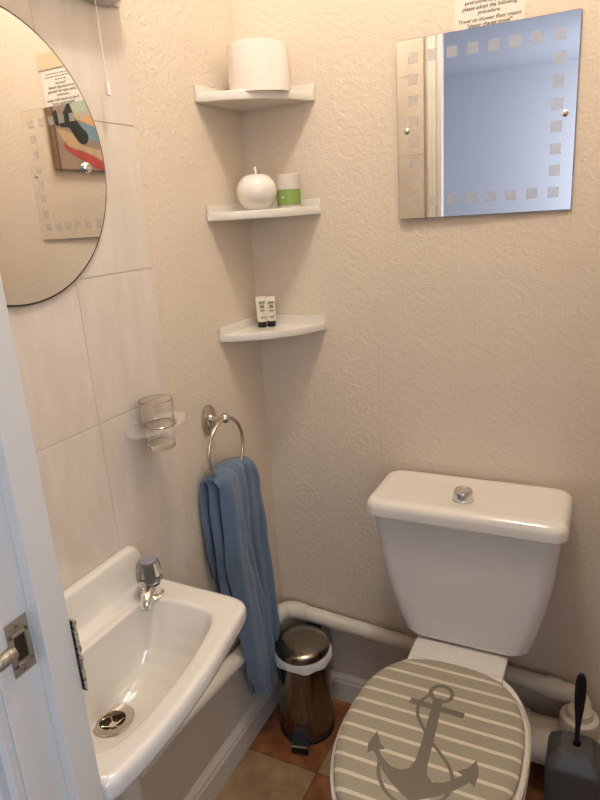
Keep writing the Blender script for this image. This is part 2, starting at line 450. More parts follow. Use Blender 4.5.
# pan outline
sy = -.475
def oval(hx, yb, yf, n=72, cy=sy, flat=2.0):
    """pan outline: rounded back at yb, egg front at yf"""
    out = []
    for i in range(n):
        a = 2 * PI * i / n; c, s_ = math.cos(a), math.sin(a)
        if s_ < 0: x, y = hx * c, (cy - yf) * s_
        else:
            e = 2 / 2.7; x = hx * math.copysign(abs(c) ** (e), c); y = (yb - cy) * s_ ** (e)
        out.append((x, y + cy))
    return out
bm = bmesh.new(); rings = []
for z, hx, yb, yf in [(0, .105, -.13, -.52), (.006, .108, -.13, -.525), (.05, .098, -.13, -.50), (.14, .095, -.13, -.49), (.22, .105, -.13, -.53), (.29, .130, -.14, -.60), (.34, .155, -.16, -.66), (.375, .166, -.20, -.70), (.398, .168, -.215, -.705), (.404, .163, -.22, -.70)]:
    rings.append([(tx + x, y, z) for x, y in oval(hx, yb, yf)])
loft(bm, rings)
rings = [rr(.5505, -.145, hx, .128, .022, z, 6) for z, hx in ((.22, .07), (.30, .088), (.36, .098), (.396, .1015), (.402, .0995), (.4045, .095))]
loft(bm, rings)
pan = link('bowl', bm, M['ceramic'], toilet)
# seat ring
cxs = .5595
def seatring(hx, yb, yf, z, dx=0.): return [(cxs + dx + x, y, z) for x, y in oval(hx, yb, yf)]
bm = bmesh.new()
so = [(.1640, -.264, -.712, .408), (.1665, -.262, -.7145, .413), (.166, -.262, -.714, .419), (.162, -.266, -.708, .4225), (.125, -.33, -.655, .4225), (.118, -.335, -.648, .416), (.120, -.335, -.65, .408)]
rings = [seatring(a, b, c, z) for a, b, c, z in so]; rings.append(rings[0])
vr = loft(bm, rings, False, False); bmesh.ops.remove_doubles(bm, verts=bm.verts[:], dist=1e-6)
link('seat', bm, M['seat'], toilet)
# lid, with anchor print
bm = bmesh.new(); LZ = .4385
rings = [seatring(a, b, c, z, -.002) for a, b, c, z in [(.149, -.274, -.70, .4232), (.1560, -.269, -.706, .4245), (.158, -.267, -.708, .429), (.1565, -.269, -.706, .4335), (.1515, -.274, -.700, .4368), (.146, -.281, -.692, .4380), (.142, -.29, -.684, LZ)]]
loft(bm, rings)
AZ = LZ + .0003
# shifts the traced print (taken at z .436) to this height
def am(x, y): return (x + .0006, y - .0015, AZ)
body = [[0.542, -0.379], [0.560, -0.377], [0.563, -0.419], [0.567, -0.473], [0.570, -0.528], [0.574, -0.552], [0.586, -0.563], [0.603, -0.558], [0.615, -0.546], [0.629, -0.531], [0.618, -0.527], [0.633, -0.515], [0.645, -0.493], [0.653, -0.520], [0.651, -0.546], [0.642, -0.541], [0.623, -0.565], [0.604, -0.583], [0.582, -0.598], [0.5615, -0.611], [0.540, -0.600], [0.522, -0.588], [0.502, -0.571], [0.481, -0.545], [0.474, -0.540], [0.468, -0.549], [0.462, -0.529], [0.468, -0.496], [0.482, -0.520], [0.494, -0.529], [0.484, -0.535], [0.496, -0.548], [0.513, -0.559], [0.531, -0.560], [0.543, -0.552], [0.549, -0.532], [0.548, -0.472]]
poly(bm, body, am, 1)
poly(bm, [(.502, -.395), (.605, -.396), (.6045, -.4105), (.5025, -.4095)], lambda x, y: (x + .0006, y - .0015, AZ + .0001), 1)
def band(pts, w, z):
    P = bez([(p[0], p[1], 0) for p in pts], 8)
    vs = []
    for i, p in enumerate(P):
        t = P[min(i + 1, len(P) - 1)] - P[max(i - 1, 0)]; t.normalize(); nn_ = Vector((-t.y, t.x, 0)) * w
        vs.append((bm.verts.new((p.x + nn_.x, p.y + nn_.y, z)), bm.verts.new((p.x - nn_.x, p.y - nn_.y, z))))
    for a, b in zip(vs, vs[1:]):
        bm.faces.new((a[0], a[1], b[1], b[0])).material_index = 1
band([(.554 + .0205 * math.cos(a), -.3655 + .0205 * math.sin(a)) for a in [2 * PI * k / 16 for k in range(17)]], .0040, AZ + .0002)
band([(.54, -.371), (.527, -.388), (.521, -.409), (.526, -.434), (.542, -.458), (.561, -.482), (.585, -.504), (.605, -.525), (.616, -.548), (.616, -.574), (.606, -.596), (.585, -.614), (.562, -.622), (.54, -.62), (.517, -.606), (.500, -.582), (.492, -.553)], .0032, AZ + .0003)
lid = link('seat_lid', bm, [M['stripe'], M['anchor']], toilet)
lid['label'] = 'greige and cream striped lid with anchor motif'
for hx in (-.075, .075):
    bm = bmesh.new(); tube(bm, [(cxs + hx - .018, -.262, .4145), (cxs + hx + .018, -.262, .4145)], .0075, 14)
    link('hinge', bm, M['seat'], toilet)

# ------------------------------------------------------------------ wash basin
BZ = .700
basin = thing('wash_basin', 'small white wall-hung wash basin with single tap on tiled left wall', 'basin', (.0, -.75, BZ))
DC = (.109, -.766)
def chaikin(P, k=3):
    for _ in range(k):
        Q = []
        for i in range(len(P)):
            a, b = P[i], P[(i + 1) % len(P)]
            Q.append((a[0] * .75 + b[0] * .25, a[1] * .75 + b[1] * .25)); Q.append((a[0] * .25 + b[0] * .75, a[1] * .25 + b[1] * .75))
        P = Q
    return P
def cast(P, n=120):
    out = []
    for i in range(n):
        a = 2 * PI * i / n; dx, dy = math.cos(a), math.sin(a); best = None
        for k in range(len(P)):
            ax, ay = P[k][0] - DC[0], P[k][1] - DC[1]; b_ = P[(k + 1) % len(P)]; bx_, by_ = b_[0] - DC[0], b_[1] - DC[1]
            ex, ey = bx_ - ax, by_ - ay; den = dx * ey - dy * ex
            if abs(den) < 1e-12: continue
            t = (ax * ey - ay * ex) / den; u = (ax * dy - ay * dx) / den
            if t > 0 and -1e-9 <= u <= 1 + 1e-9: best = t if best is None else max(best, t)
        out.append((dx, dy, best))
    return out
OUT = [(.006, -.545), (.010, -.545), (.20, -.549), (.238, -.551), (.258, -.562), (.264, -.585), (.272, -.63), (.286, -.70), (.295, -.78), (.298, -.86), (.294, -.925), (.288, -.947), (.27, -.953), (.010, -.953), (.006, -.953)]
INN = [(.078, -.655), (.084, -.628), (.105, -.608), (.15, -.602), (.20, -.604), (.224, -.618), (.238, -.655), (.252, -.72), (.259, -.79), (.261, -.86), (.252, -.905), (.22, -.922), (.12, -.922), (.088, -.91), (.076, -.87)]
oc = cast(chaikin(OUT, 2)); ic = cast(chaikin(INN, 2))
def ringo(c, off, sc, z): return [(DC[0] + dx * (t * sc + off), DC[1] + dy * (t * sc + off), z) for dx, dy, t in c]
rings = []
# inside, from the drain up
for fr_, dz in [(.0, -.1305), (.06, -.129), (.14, -.1275), (.28, -.122), (.45, -.113), (.62, -.099), (.76, -.079), (.86, -.054), (.92, -.032), (.96, -.016), (.985, -.007), (1.0, -.002)]:
    rings.append([(DC[0] + dx * (.022 + (t - .022) * fr_), DC[1] + dy * (.022 + (t - .022) * fr_), BZ + dz) for dx, dy, t in ic])
rings.append(ringo(ic, .006, 1, BZ))
rings.append(ringo(oc, -.010, 1, BZ + .0005)); rings.append(ringo(oc, -.003, 1, BZ - .003)); rings.append(ringo(oc, 0, 1, BZ - .010)); rings.append(ringo(oc, 0, 1, BZ - .026)); rings.append(ringo(oc, -.004, 1, BZ - .034))
rings.append(ringo(oc, -.014, .97, BZ - .045)); rings.append(ringo(oc, -.02, .86, BZ - .08)); rings.append(ringo(oc, -.02, .70, BZ - .115)); rings.append(ringo(oc, -.02, .45, BZ - .140)); rings.append([(DC[0] + dx * .030, DC[1] + dy * .030, BZ - .150) for dx, dy, t in oc])
rings.append([(DC[0] + dx * .022, DC[1] + dy * .022, BZ - .150) for dx, dy, t in oc]); rings.append(rings[0])
for i, r in enumerate(rings): rings[i] = [(max(x, .0052), y, z) for x, y, z in r]
bm = bmesh.new(); loft(bm, rings, False, False); bmesh.ops.remove_doubles(bm, verts=bm.verts[:], dist=1e-6)
# upstand against the tiles
def ups(y, top, w):
    h = top - BZ
    return [(.0052, y, BZ - .02), (.0052, y, BZ + h), (.0052 + w * .30, y, BZ + h), (.0052 + w * .42, y, BZ + h - .003), (.0052 + w * .50, y, BZ + h * .8 - .002), (.0052 + w * .62, y, BZ + h * .45), (.0052 + w * .82, y, BZ + h * .16), (.0052 + w * 1.15, y, BZ + .001), (.0052 + w * 1.15, y, BZ - .02)]
loft(bm, [ups(y, t, w) for y, t, w in [(-.547, .705, .032), (-.549, .728, .036), (-.553, .748, .040), (-.560, .762, .044), (-.570, .7685, .046), (-.585, .770, .047), (-.953, .770, .047)]])
bb = link('basin_bowl', bm, M['ceramic'], basin)
bb.modifiers.clear()
rm = bb.modifiers.new('rm', 'REMESH'); rm.mode = 'VOXEL'; rm.voxel_size = .0024; rm.use_smooth_shade = True
sm = bb.modifiers.new('sm', 'SMOOTH'); sm.factor = .5; sm.iterations = 6
# drain
bm = bmesh.new(); dz = BZ - .1305
lathe(bm, [(.0195, -.03), (.0195, -.001), (.0215, .0022), (.034, .0044), (.0355, .0030), (.035, .0015), (.028, -.001), (.0205, -.031)], (DC[0], DC[1], dz + .001), n=48)
dr = link('drain', bm, M['nickel'], basin)
bm = bmesh.new(); lathe(bm, [(.0193, 0), (.0193, .001), (.0001, .0012)], (DC[0], DC[1], dz - .014), n=32)
link('drain_well', bm, M['recess_dark'], dr)
bm = bmesh.new()
for k in range(3):
    a = PI * k / 3 + .4; tube(bm, [(DC[0] - .0193 * math.cos(a), DC[1] - .0193 * math.sin(a), dz - .011), (DC[0] + .0193 * math.cos(a), DC[1] + .0193 * math.sin(a), dz - .011)], .0016, 8)
lathe(bm, [(.006, 0), (.006, .002), (.0001, .003)], (DC[0], DC[1], dz - .008), n=20)
link('grate', bm, M['nickel'], dr)
# tap
TX, TY = .083, -.604
bm = bmesh.new()
lathe(bm, [(.021, 0), (.021, .003), (.0185, .0045), (.0165, .008), (.016, .018), (.0175, .021), (.0175, .024), (.013, .0265), (.011, .031), (.0001, .031)], (TX, TY, BZ + .0005), n=40)
tp = link('tap', bm, M['chrome'], basin)
d = Vector((.46, -.89, 0)).normalized()
bm = bmesh.new()
b0 = Vector((TX, TY, BZ + .016))
pts = bez([b0, b0 + d * .018 + Vector((0, 0, .004)), b0 + d * .034 + Vector((0, 0, .003)), b0 + d * .045 + Vector((0, 0, -.003)), b0 + d * .049 + Vector((0, 0, -.013))], 6)
tube(bm, pts, [.0125 - .004 * i / (len(pts) - 1) for i in range(len(pts))], 20)
link('spout', bm, M['chrome'], tp)
bm = bmesh.new(); rings = []
for h, r0 in [(.028, .0160), (.031, .0215), (.040, .0232), (.057, .0215), (.068, .0190), (.072, .0165)]:
    rings.append([(TX + (r0 + .0012 * math.cos(8 * 2 * PI * i / 64)) * math.cos(2 * PI * i / 64), TY + (r0 + .0012 * math.cos(8 * 2 * PI * i / 64)) * math.sin(2 * PI * i / 64), BZ + h) for i in range(64)])
loft(bm, rings)
hd = link('tap_handle', bm, M['crystal'], tp); hd['label'] = 'clear fluted plastic tap head'
bm = bmesh.new(); lathe(bm, [(.0085, -.038), (.0085, -.004), (.0160, -.002), (.0165, .0015), (.0145, .0035), (.0001, .0045)], (TX, TY, BZ + .071), n=36)
link('tap_cap', bm, M['capgrey'], tp)

# bottle trap and supply tail under the basin
bm = bmesh.new()
tube(bm, [(DC[0], DC[1], .549), (DC[0], DC[1], .47)], .017, 24)
lathe(bm, [(.024, 0), (.028, .004), (.028, .075), (.024, .082), (.024, .095), (.018, .098)], (DC[0], DC[1], .385), n=32)
tube(bm, fillet([(DC[0] - .02, DC[1], .445), (.045, DC[1], .445), (.045, DC[1], .40)], .012, 6), .017, 20)
tag(link('bottle_trap', bm, M['pipe'], None), 'white plastic bottle trap hanging under the wash basin', 'trap')
bm = bmesh.new()
tube(bm, fillet([(TX, TY, .605), (TX, TY, .56), (.085, -.715, .45), (.085, -.715, .001)], .03, 8), .0075, 16)
tag(link('supply_pipe', bm, M['pipe'], None), 'thin white painted vertical supply pipe below the basin tap', 'pipe')

# waste pipe round the corner
PR = .0205
wp = thing('waste_pipe', 'white plastic waste pipe running round the corner above the skirting', 'pipe', (.03, -.03, .285))
path = [(.045, DC[1], .400), (.032, DC[1] + .03, .343), (.032, -.032, .287), (.40, -.032, .266), (.757, -.032, .238)]
p0 = fillet([(.045, DC[1], .400), (.045, DC[1], .347), (.0385, -.66, .340), (.032, -.55, .333), (.032, -.032, .287), (.745, -.032, .239)], .045, 10)
bm = bmesh.new(); tube(bm, p0, PR, 24); link('pipe_run', bm, M['pipe'], wp)
bm = bmesh.new()
tube(bm, fillet([(.032, -.10, .293), (.032, -.032, .287), (.10, -.032, .2825)], .045, 10), PR + .0025, 24)
link('elbow', bm, M['pipe'], wp)
bm = bmesh.new(); tube(bm, [(.722, -.032, .2405), (.752, -.032, .2385)], PR + .0045, 24)
link('pipe_coupling', bm, M['pipe'], wp)
bm = bmesh.new()
tube(bm, fillet([(.745, -.032, .2385), (.799, -.034, .234), (.799, -.070, .206)], .024, 8), PR + .002, 24)
link('elbow', bm, M['pipe'], wp)

# soil pipe behind the toilet
sp_ = thing('soil_pipe', 'thick white horizontal soil pipe behind the toilet with collar', 'pipe', (.8, -.078, .13))
bm = bmesh.new()
tube(bm, [(.668, -.078, .125), (1.018, -.078, .125)], .053, 40); link('pipe_run', bm, M['pipe'], sp_)
bm = bmesh.new(); lathe(bm, [(.036, 0), (.036, .05), (.043, .052), (.043, .072), (.040, .078), (.030, .082), (.026, .094), (.022, .094)], (.798, -.076, .14), n=40)
link('boss_collar', bm, M['pipe'], sp_)
bm = bmesh.new(); tube(bm, [(.668, -.078, .125), (.690, -.078, .125)], .059, 40)
link('collar', bm, M['pipe'], sp_)

# ------------------------------------------------------------------ corner shelves
def shelf(z, label):
    r0 = .186
    t = thing('corner_shelf', label, 'shelf', (.0, 0, z), 'corner shelves stacked in the corner')
    def arc(off, zz, n=28):
        # rounded ends, gentle bow at the front
        P = [(.0015, -.0015)]; R_ = r0 - off
        P = []
        a0, a1 = (.0, -R_ + .003), (R_ + .004, .0)
        for k in range(n + 1):
            s_ = k / n; x = a0[0] + (a1[0] - a0[0]) * s_; y = a0[1] + (a1[1] - a0[1]) * s_
            bow = .036 * (1 - (2 * s_ - 1) ** 2)
            P.append((x + bow * .707, y - bow * .707))
        # keep inside the walls
        P = [(min(max(x, .0015), R_ + .004), max(min(y, -.0015), -R_ + .003)) for x, y in P]
        return P
    bm = bmesh.new()
    def ring(off, zz): return [(.0015, -.0015, zz)] + [(x, y, zz) for x, y in arc(off, zz)]
    loft(bm, [ring(.008, z - .014), ring(.002, z - .013), ring(0, z - .008), ring(0, z + .002), ring(.0015, z + .004), ring(.006, z + .004), ring(.008, z)])
    link('shelf_board', bm, M['shelf'], t)
    bm = bmesh.new()
    bx(bm, .0015, .0085, -r0 + .003, -.0015, z - .013, z + .020, .0018); bx(bm, .0085, r0 + .004, -.0085, -.0015, z - .013, z + .020, .0018)
    link('back_flange', bm, M['shelf'], t)
    return t
S1, S2, S3 = 1.593, 1.357, 1.091
shelf(S1, 'top white plastic corner shelf, holding the toilet roll')
shelf(S2, 'middle white corner shelf, holding the white apple and green candle')
shelf(S3, 'lowest white corner shelf, holding two small toiletry tubes')

# toilet roll with its loose end
RC = (.090, -.080)
t = thing('toilet_roll', 'white toilet roll standing on the top corner shelf, end sheet loose', 'toilet roll', (RC[0], RC[1], S1))
bm = bmesh.new(); z0 = S1 + .0008
lathe(bm, [(.021, .0), (.0545, 0), (.0565, .002), (.057, .05), (.0565, .093), (.054, .0955), (.022, .0955), (.021, .0935), (.021, .0)], (*RC, z0), n=64, cap=False)
link('roll', bm, M['tissue'], t)
bm = bmesh.new(); rings = []
for k in range(17):
    a = -1.9 + 2.3 * k / 16; s_ = k / 16
    off = .0580 + (.026 * max(0, s_ - .55) / .45)
    zt = .0955 - .001 - (.03 * max(0, s_ - .6)); zb = .0
    if s_ > .8: off -= .012 * (s_ - .8) / .2
    rings.append([(RC[0] + (off + w) * math.cos(a), RC[1] + (off + w) * math.sin(a), z0 + zz) for w, zz in ((0, zb), (.0008, zb), (.0012 + .001 * math.sin(9 * s_), zt / 2), (.0008, zt), (0, zt), (.0004, zt / 2))])
loft(bm, rings); link('loose_sheet', bm, M['tissue'], t)

# ceramic apple
AC = (.077, -.090)
t = thing('ceramic_apple', 'round glossy white ceramic apple with a stalk on the middle shelf', 'ornament', (*AC, S2))
bm = bmesh.new(); prof = []
for k in range(25):
    a = -PI / 2 + PI * k / 24
    r = .0455 * math.cos(a) * (1 + .06 * math.sin(a)); h = .042 + .0425 * math.sin(a)
    if k > 19: h -= .006 * (k - 19) / 5 * ((k - 19) / 5)
    if k < 4: h += .003 * (4 - k) / 4
    prof.append((max(r, .0002), h))
lathe(bm, [(r, h - .002) for r, h in prof], (*AC, S2 + .0002), n=48); link('apple_body', bm, M['apple'], t)
bm = bmesh.new(); tube(bm, bez([(AC[0], AC[1], S2 + .074), (AC[0] + .001, AC[1], S2 + .083), (AC[0] - .001, AC[1], S2 + .094)], 5), [.003] * 5 + [.0028] * 3 + [.0035] * 3, 10)
link('stalk', bm, M['apple'], t)

# green candle in a square glass jar
CC = (.136, -.052)
t = thing('candle', 'green candle in a frosted-topped glass jar beside the apple', 'candle', (*CC, S2))
bm = bmesh.new(); h = .0250
def sq(e, z): return rr(CC[0], CC[1], h + e, h + e, .0225 + e, z, 9)
loft(bm, [sq(-.002, S2 + .0006), sq(0, S2 + .003), sq(0, S2 + .074), sq(-.001, S2 + .075), sq(-.0028, S2 + .074), sq(-.0028, S2 + .008), sq(-.004, S2 + .007)])
link('candle_glass', bm, mat('frosted_candle_glass', (.86, .79, .71), .3, trans=.35, ior=1.3), t)
bm = bmesh.new(); loft(bm, [sq(-.0034, S2 + .0085), sq(-.0034, S2 + .040), sq(-.006, S2 + .041)]); link('wax', bm, M['green'], t)
bm = bmesh.new(); rings = [sq(.0002, S2 + .010), sq(.0007, S2 + .010), sq(.0007, S2 + .043), sq(.0002, S2 + .043)]; rings.append(rings[0]); loft(bm, rings, False, False); bmesh.ops.remove_doubles(bm, verts=bm.verts[:], dist=1e-6)
link('paper_band', bm, M['green'], t)
bm = bmesh.new()
for k, w in enumerate((.0045, .0032, .0022, .0040, .0030, .0026, .0038)):
    a0 = -1.95 + k * .2; a1 = a0 + w * 36
    qs = [(CC[0] + (h + .0010) * math.cos(a), CC[1] + (h + .0010) * math.sin(a), z) for a, z in ((a0, S2 + .0255), (a1, S2 + .0255), (a1, S2 + .0280 + .001 * (k % 2)), (a0, S2 + .0280 + .001 * (k % 2)))]
    bm.faces.new([bm.verts.new(q) for q in qs])
link('label_mark', bm, M['label_w'], t, False)

# two toiletry tubes standing on their black caps
def tubes(x, y, rot, h, label):
    t = thing('toiletry_tube', label, 'toiletry tube', (x, y, S3), 'toiletry tubes on the lowest shelf')
    t.rotation_euler = (0, 0, rot); bpy.context.view_layer.update()
    bm = bmesh.new(); rings = []
    for zz, a, b in [(.014, .0100, .0100), (.0155, .0112, .0112), (.030, .0116, .0105), (.045, .0120, .008), (h - .010, .0124, .0035), (h - .005, .0125, .0012), (h, .0125, .0010)]:
        rings.append([(a * math.cos(2 * PI * i / 32), b * math.sin(2 * PI * i / 32), zz) for i in range(32)])
    loft(bm, rings)
    o = link('tube_body', bm, M['tube_w'], None); o.parent = t
    bm = bmesh.new(); lathe(bm, [(.0095, .0008), (.0100, .0015), (.0100, .0125), (.0092, .0138)], (0, 0, 0), n=28)
    o = link('cap', bm, M['black'], None); o.parent = t; o['label'] = 'black cap'
    bm = bmesh.new()
    for zz, w, hh in ((h - .016, .007, .005), (h - .026, .0045, .006), (h - .034, .006, .002), (.026, .0065, .0012), (.023, .005, .0012)):
        yy = -.0122
        bx(bm, -w, w, yy - .0002, -.009, zz, zz + hh)
    o = link('tube_print', bm, M['tube_g'], None, False); o.parent = t
tubes(.046, -.059, .75, .074, 'left cream toiletry tube on black cap, nearer the shelf front')
tubes(.063, -.044, .70, .072, 'right cream toiletry tube on black cap, tucked behind the other')

# ------------------------------------------------------------------ square mirror with etched squares
MX0, MX1, MZ0, MZ1 = .377, .715, 1.322, 1.662
MTILT = math.radians(1.3)
t = thing('square_mirror', 'square wall mirror with border of small frosted squares, above the toilet', 'mirror', (MX1, -.001, MZ0))
t.rotation_euler = (0, 0, MTILT)        # left edge stands slightly off the wall
bpy.context.view_layer.update()
W = MX1 - MX0; Hh = MZ1 - MZ0
def mlink(name, bm, m, sm_=True):
    o = link(name, bm, m, None, sm_); o.parent = t; return o
bm = bmesh.new(); bx(bm, -W, 0, -.0045, -.0005, 0, Hh, .0006, 1, 0)
for f_ in bm.faces:
    if abs(f_.normal.y) < .5 or f_.calc_center_median().y > -.002: f_.material_index = 1
bm.normal_update()
for f_ in bm.faces: f_.material_index = 0 if f_.normal.y < -.95 else 1
mlink('mirror_glass', bm, [M['mirror'], M['mirror_edge']], False)
bm = bmesh.new(); P8 = W / 8.7
for i in range(8):
    for j in range(8):
        if i in (0, 7) or j in (0, 7):
            cx = -W / 2 + (i - 3.5) * P8; cz = Hh / 2 + (j - 3.5) * P8
            bx(bm, cx - .0100, cx + .0100, -.0049, -.0046, cz - .0100, cz + .0100)
mlink('etched_squares', bm, M['etch'], False)
for dx in (-W + .019, -.019):
    bm = bmesh.new(); lathe(bm, [(.0062, 0), (.006, .0015), (.0035, .003), (.0001, .0034)], (dx, -.0047, 1.494 - MZ0), (0, -1, 0), 24); mlink('mirror_screw', bm, M['nickel'])

# round mirror
RM = (-.692, 1.4475, .2065)
t = thing('round_mirror', 'frameless round wall mirror above the basin on the left wall', 'mirror', (.006, RM[0], RM[1]))
bm = bmesh.new()
lathe(bm, [(RM[2] - .004, 0), (RM[2], .001), (RM[2], .0035)], (.0062, RM[0], RM[1]), (1, 0, 0), 128, mi=1)
lathe(bm, [(RM[2] - .0030, .0045), (RM[2] - .0034, .0046)], (.0062, RM[0], RM[1]), (1, 0, 0), 128, mi=0)
lathe(bm, [(RM[2], .0035), (RM[2] - .0030, .0045)], (.0062, RM[0], RM[1]), (1, 0, 0), 128, cap=False, mi=1)
bm.normal_update()
link('mirror_glass', bm, [M['mirror'], M['mirror_edge']], t, False)
bm = bmesh.new(); lathe(bm, [(.0085, 0), (.0085, .003), (.006, .0055), (.0001, .006)], (.0109, -.531, 1.441), (1, 0, 0), 28); link('mirror_screw', bm, M['chrome'], t)

# ------------------------------------------------------------------ notice on the wall
NX0, NX1 = .490, .618
t = thing('notice', 'printed white paper notice taped to wall above the square mirror', 'notice', (NX0, 0, 1.64))
bm = bmesh.new(); bx(bm, NX0, NX1, -.0012, -.0004, 1.645, 1.748); link('paper_sheet', bm, M['paper'], t, False)
lines = ['If you are', 'environmentally friendly', 'please adopt the following', 'procedure.', 'Towel on shower floor means', '"please change towel"']
zt = [1.7130, 1.7035, 1.6940, 1.6850, 1.6735, 1.6645]
for s_, z in zip(lines, zt):
    cu = bpy.data.curves.new('notice_text', 'FONT'); cu.body = s_; cu.align_x = 'CENTER'; cu.size = .0094; cu.shear = .25; cu.extrude = .0001; cu.offset = .00012
    tmp = bpy.data.objects.new('tmp', cu); COL.objects.link(tmp); bpy.context.view_layer.update()
    me = bpy.data.meshes.new_from_object(tmp.evaluated_get(bpy.context.evaluated_depsgraph_get())); bpy.data.objects.remove(tmp)
    me.materials.clear(); me.materials.append(M['ink'])
    o = bpy.data.objects.new('notice_text', me); COL.objects.link(o)
    o.rotation_euler = (PI / 2, 0, 0); o.location = ((NX0 + NX1) / 2, -.0014, z); o.parent = t; o.matrix_parent_inverse = t.matrix_world.inverted()
bm = bmesh.new()
for z, a, b in ((1.738, .012, .012), (1.731, .018, .010), (1.7235, .045, .045)):
    x = NX0 + a
    while x < NX1 - b:
        w = random.uniform(.004, .010); bx(bm, x, min(x + w, NX1 - b), -.0015, -.0012, z, z + .0022); x += w + .003
link('small_print', bm, M['ink'], t, False)
bm = bmesh.new(); bx(bm, .486, .628, -.0022, -.0004, 1.751, 1.790, .0005)
tag(link('card', bm, M['card'], None, False), 'pale yellow card stuck on wall above the paper notice', 'card')

# ------------------------------------------------------------------ painting on the right wall
t = thing('painting', 'small abstract canvas with dark figure over pink and blue sweeps', 'painting', (RX, -.48, 1.551))
bm = bmesh.new(); bx(bm, RX - .020, RX - .0006, -.700, -.363, 1.549, 1.86, .002)
link('canvas', bm, mat('painted_canvas', (.30, .22, .17), .6, var=.3), t, False)
PM = [mat('paint_dark', (.02, .025, .02), .5), mat('paint_blue', (.16, .27, .33), .5, var=.3), mat('paint_orange', (.62, .33, .14), .5, var=.25), mat('paint_red', (.42, .06, .05), .5, var=.3), mat('paint_green', (.40, .46, .36), .6, var=.15), mat('paint_tan', (.50, .34, .20), .6, var=.2), mat('paint_brown', (.16, .07, .04), .6, var=.2)]
bm = bmesh.new()
L_ = [0]
def pt(pts, mi):
    L_[0] += 1; xx = RX - .0203 - .00012 * L_[0]
    poly(bm, [(p.y, p.z) for p in bez([(0, a, b) for a, b in pts + [pts[0]]], 4)[:-1]], lambda y, z: (xx, y, z), mi)
pt([(-.46, 1.80), (-.46, 1.72), (-.50, 1.72), (-.60, 1.70), (-.68, 1.72), (-.695, 1.85), (-.47, 1.85)], 4)
pt([(-.384, 1.68), (-.442, 1.673), (-.484, 1.637), (-.587, 1.618), (-.69, 1.60), (-.69, 1.57), (-.611, 1.573), (-.509, 1.61), (-.422, 1.63)], 5)
pt([(-.487, 1.74), (-.553, 1.736), (-.60, 1.72), (-.68, 1.70), (-.68, 1.66), (-.586, 1.688), (-.531, 1.709), (-.487, 1.719)], 2)
pt([(-.492, 1.716), (-.541, 1.706), (-.585, 1.694), (-.66, 1.67), (-.64, 1.645), (-.586, 1.650), (-.535, 1.655), (-.505, 1.685)], 1)
pt([(-.411, 1.643), (-.431, 1.624), (-.508, 1.606), (-.579, 1.584), (-.66, 1.58), (-.69, 1.555), (-.566, 1.552), (-.503, 1.575), (-.427, 1.606), (-.404, 1.625)], 3)
pt([(-.366, 1.85), (-.366, 1.70), (-.367, 1.556), (-.377, 1.556), (-.378, 1.70), (-.381, 1.85)], 6)
pt([(-.451, 1.777), (-.462, 1.752), (-.473, 1.724), (-.497, 1.695), (-.523, 1.672), (-.511, 1.643), (-.48, 1.641), (-.453, 1.671), (-.436, 1.69), (-.402, 1.689), (-.402, 1.711), (-.423, 1.74)], 0)
pt([(-.375, 1.735), (-.392, 1.739), (-.396, 1.694), (-.378, 1.697)], 0)
link('painted_shapes', bm, PM, t, False)

# ------------------------------------------------------------------ tumbler and holder
GC = (.052, -.487); GZ = .942
t = thing('tumbler_holder', 'clear acrylic winged tumbler holder fixed to the wall tiles', 'holder', (0, GC[1], .985))
bm = bmesh.new(); hz = .984
outl = []
N = 96
for i in range(N):
    a = 2 * PI * i / N; c_, s_ = math.cos(a), math.sin(a)
    # flat back on the wall, pointed wings along the wall, round nose
    rx = .036; ry = .072
    x = GC[0] + rx * c_ * (abs(c_) ** .15 if c_ else 1); y = GC[1] + .003 + ry * math.copysign(abs(s_) ** 1.7, s_)
    if c_ < 0: x = GC[0] + (.0055 - GC[0]) * min(1, abs(c_) * 1.5)
    outl.append((x, y))
inn = [(GC[0] + .0308 * math.cos(2 * PI * i / N), GC[1] + .0308 * math.sin(2 * PI * i / N)) for i in range(N)]
rings = [[(x, y, hz - .003) for x, y in inn], [(x, y, hz - .003) for x, y in outl], [(x, y, hz + .003) for x, y in outl], [(x, y, hz + .003) for x, y in inn]]
rings.append(rings[0]); loft(bm, rings, False, False); bmesh.ops.remove_doubles(bm, verts=bm.verts[:], dist=1e-6)
link('holder_plate', bm, M['acryl'], t)
bm = bmesh.new(); tube(bm, [(GC[0] + .0318 * math.cos(2 * PI * i / 48), GC[1] + .0318 * math.sin(2 * PI * i / 48), hz + .0045) for i in range(48)], .0022, 10, closed=True)
link('holder_rim', bm, mat('holder_rim_chrome', (.55, .50, .43), .12, 1.), t)
bm = bmesh.new()
lathe(bm, [(.0001, .0), (.0255, 0), (.027, .002), (.0275, .03), (.0310, .093), (.0302, .094), (.0295, .093), (.0255, .03), (.0245, .010), (.0001, .009)], (*GC, GZ), n=48, cap=False)
tag(link('glass_tumbler', bm, M['glass'], None), 'clear glass tumbler standing in the wall holder above the basin', 'tumbler')

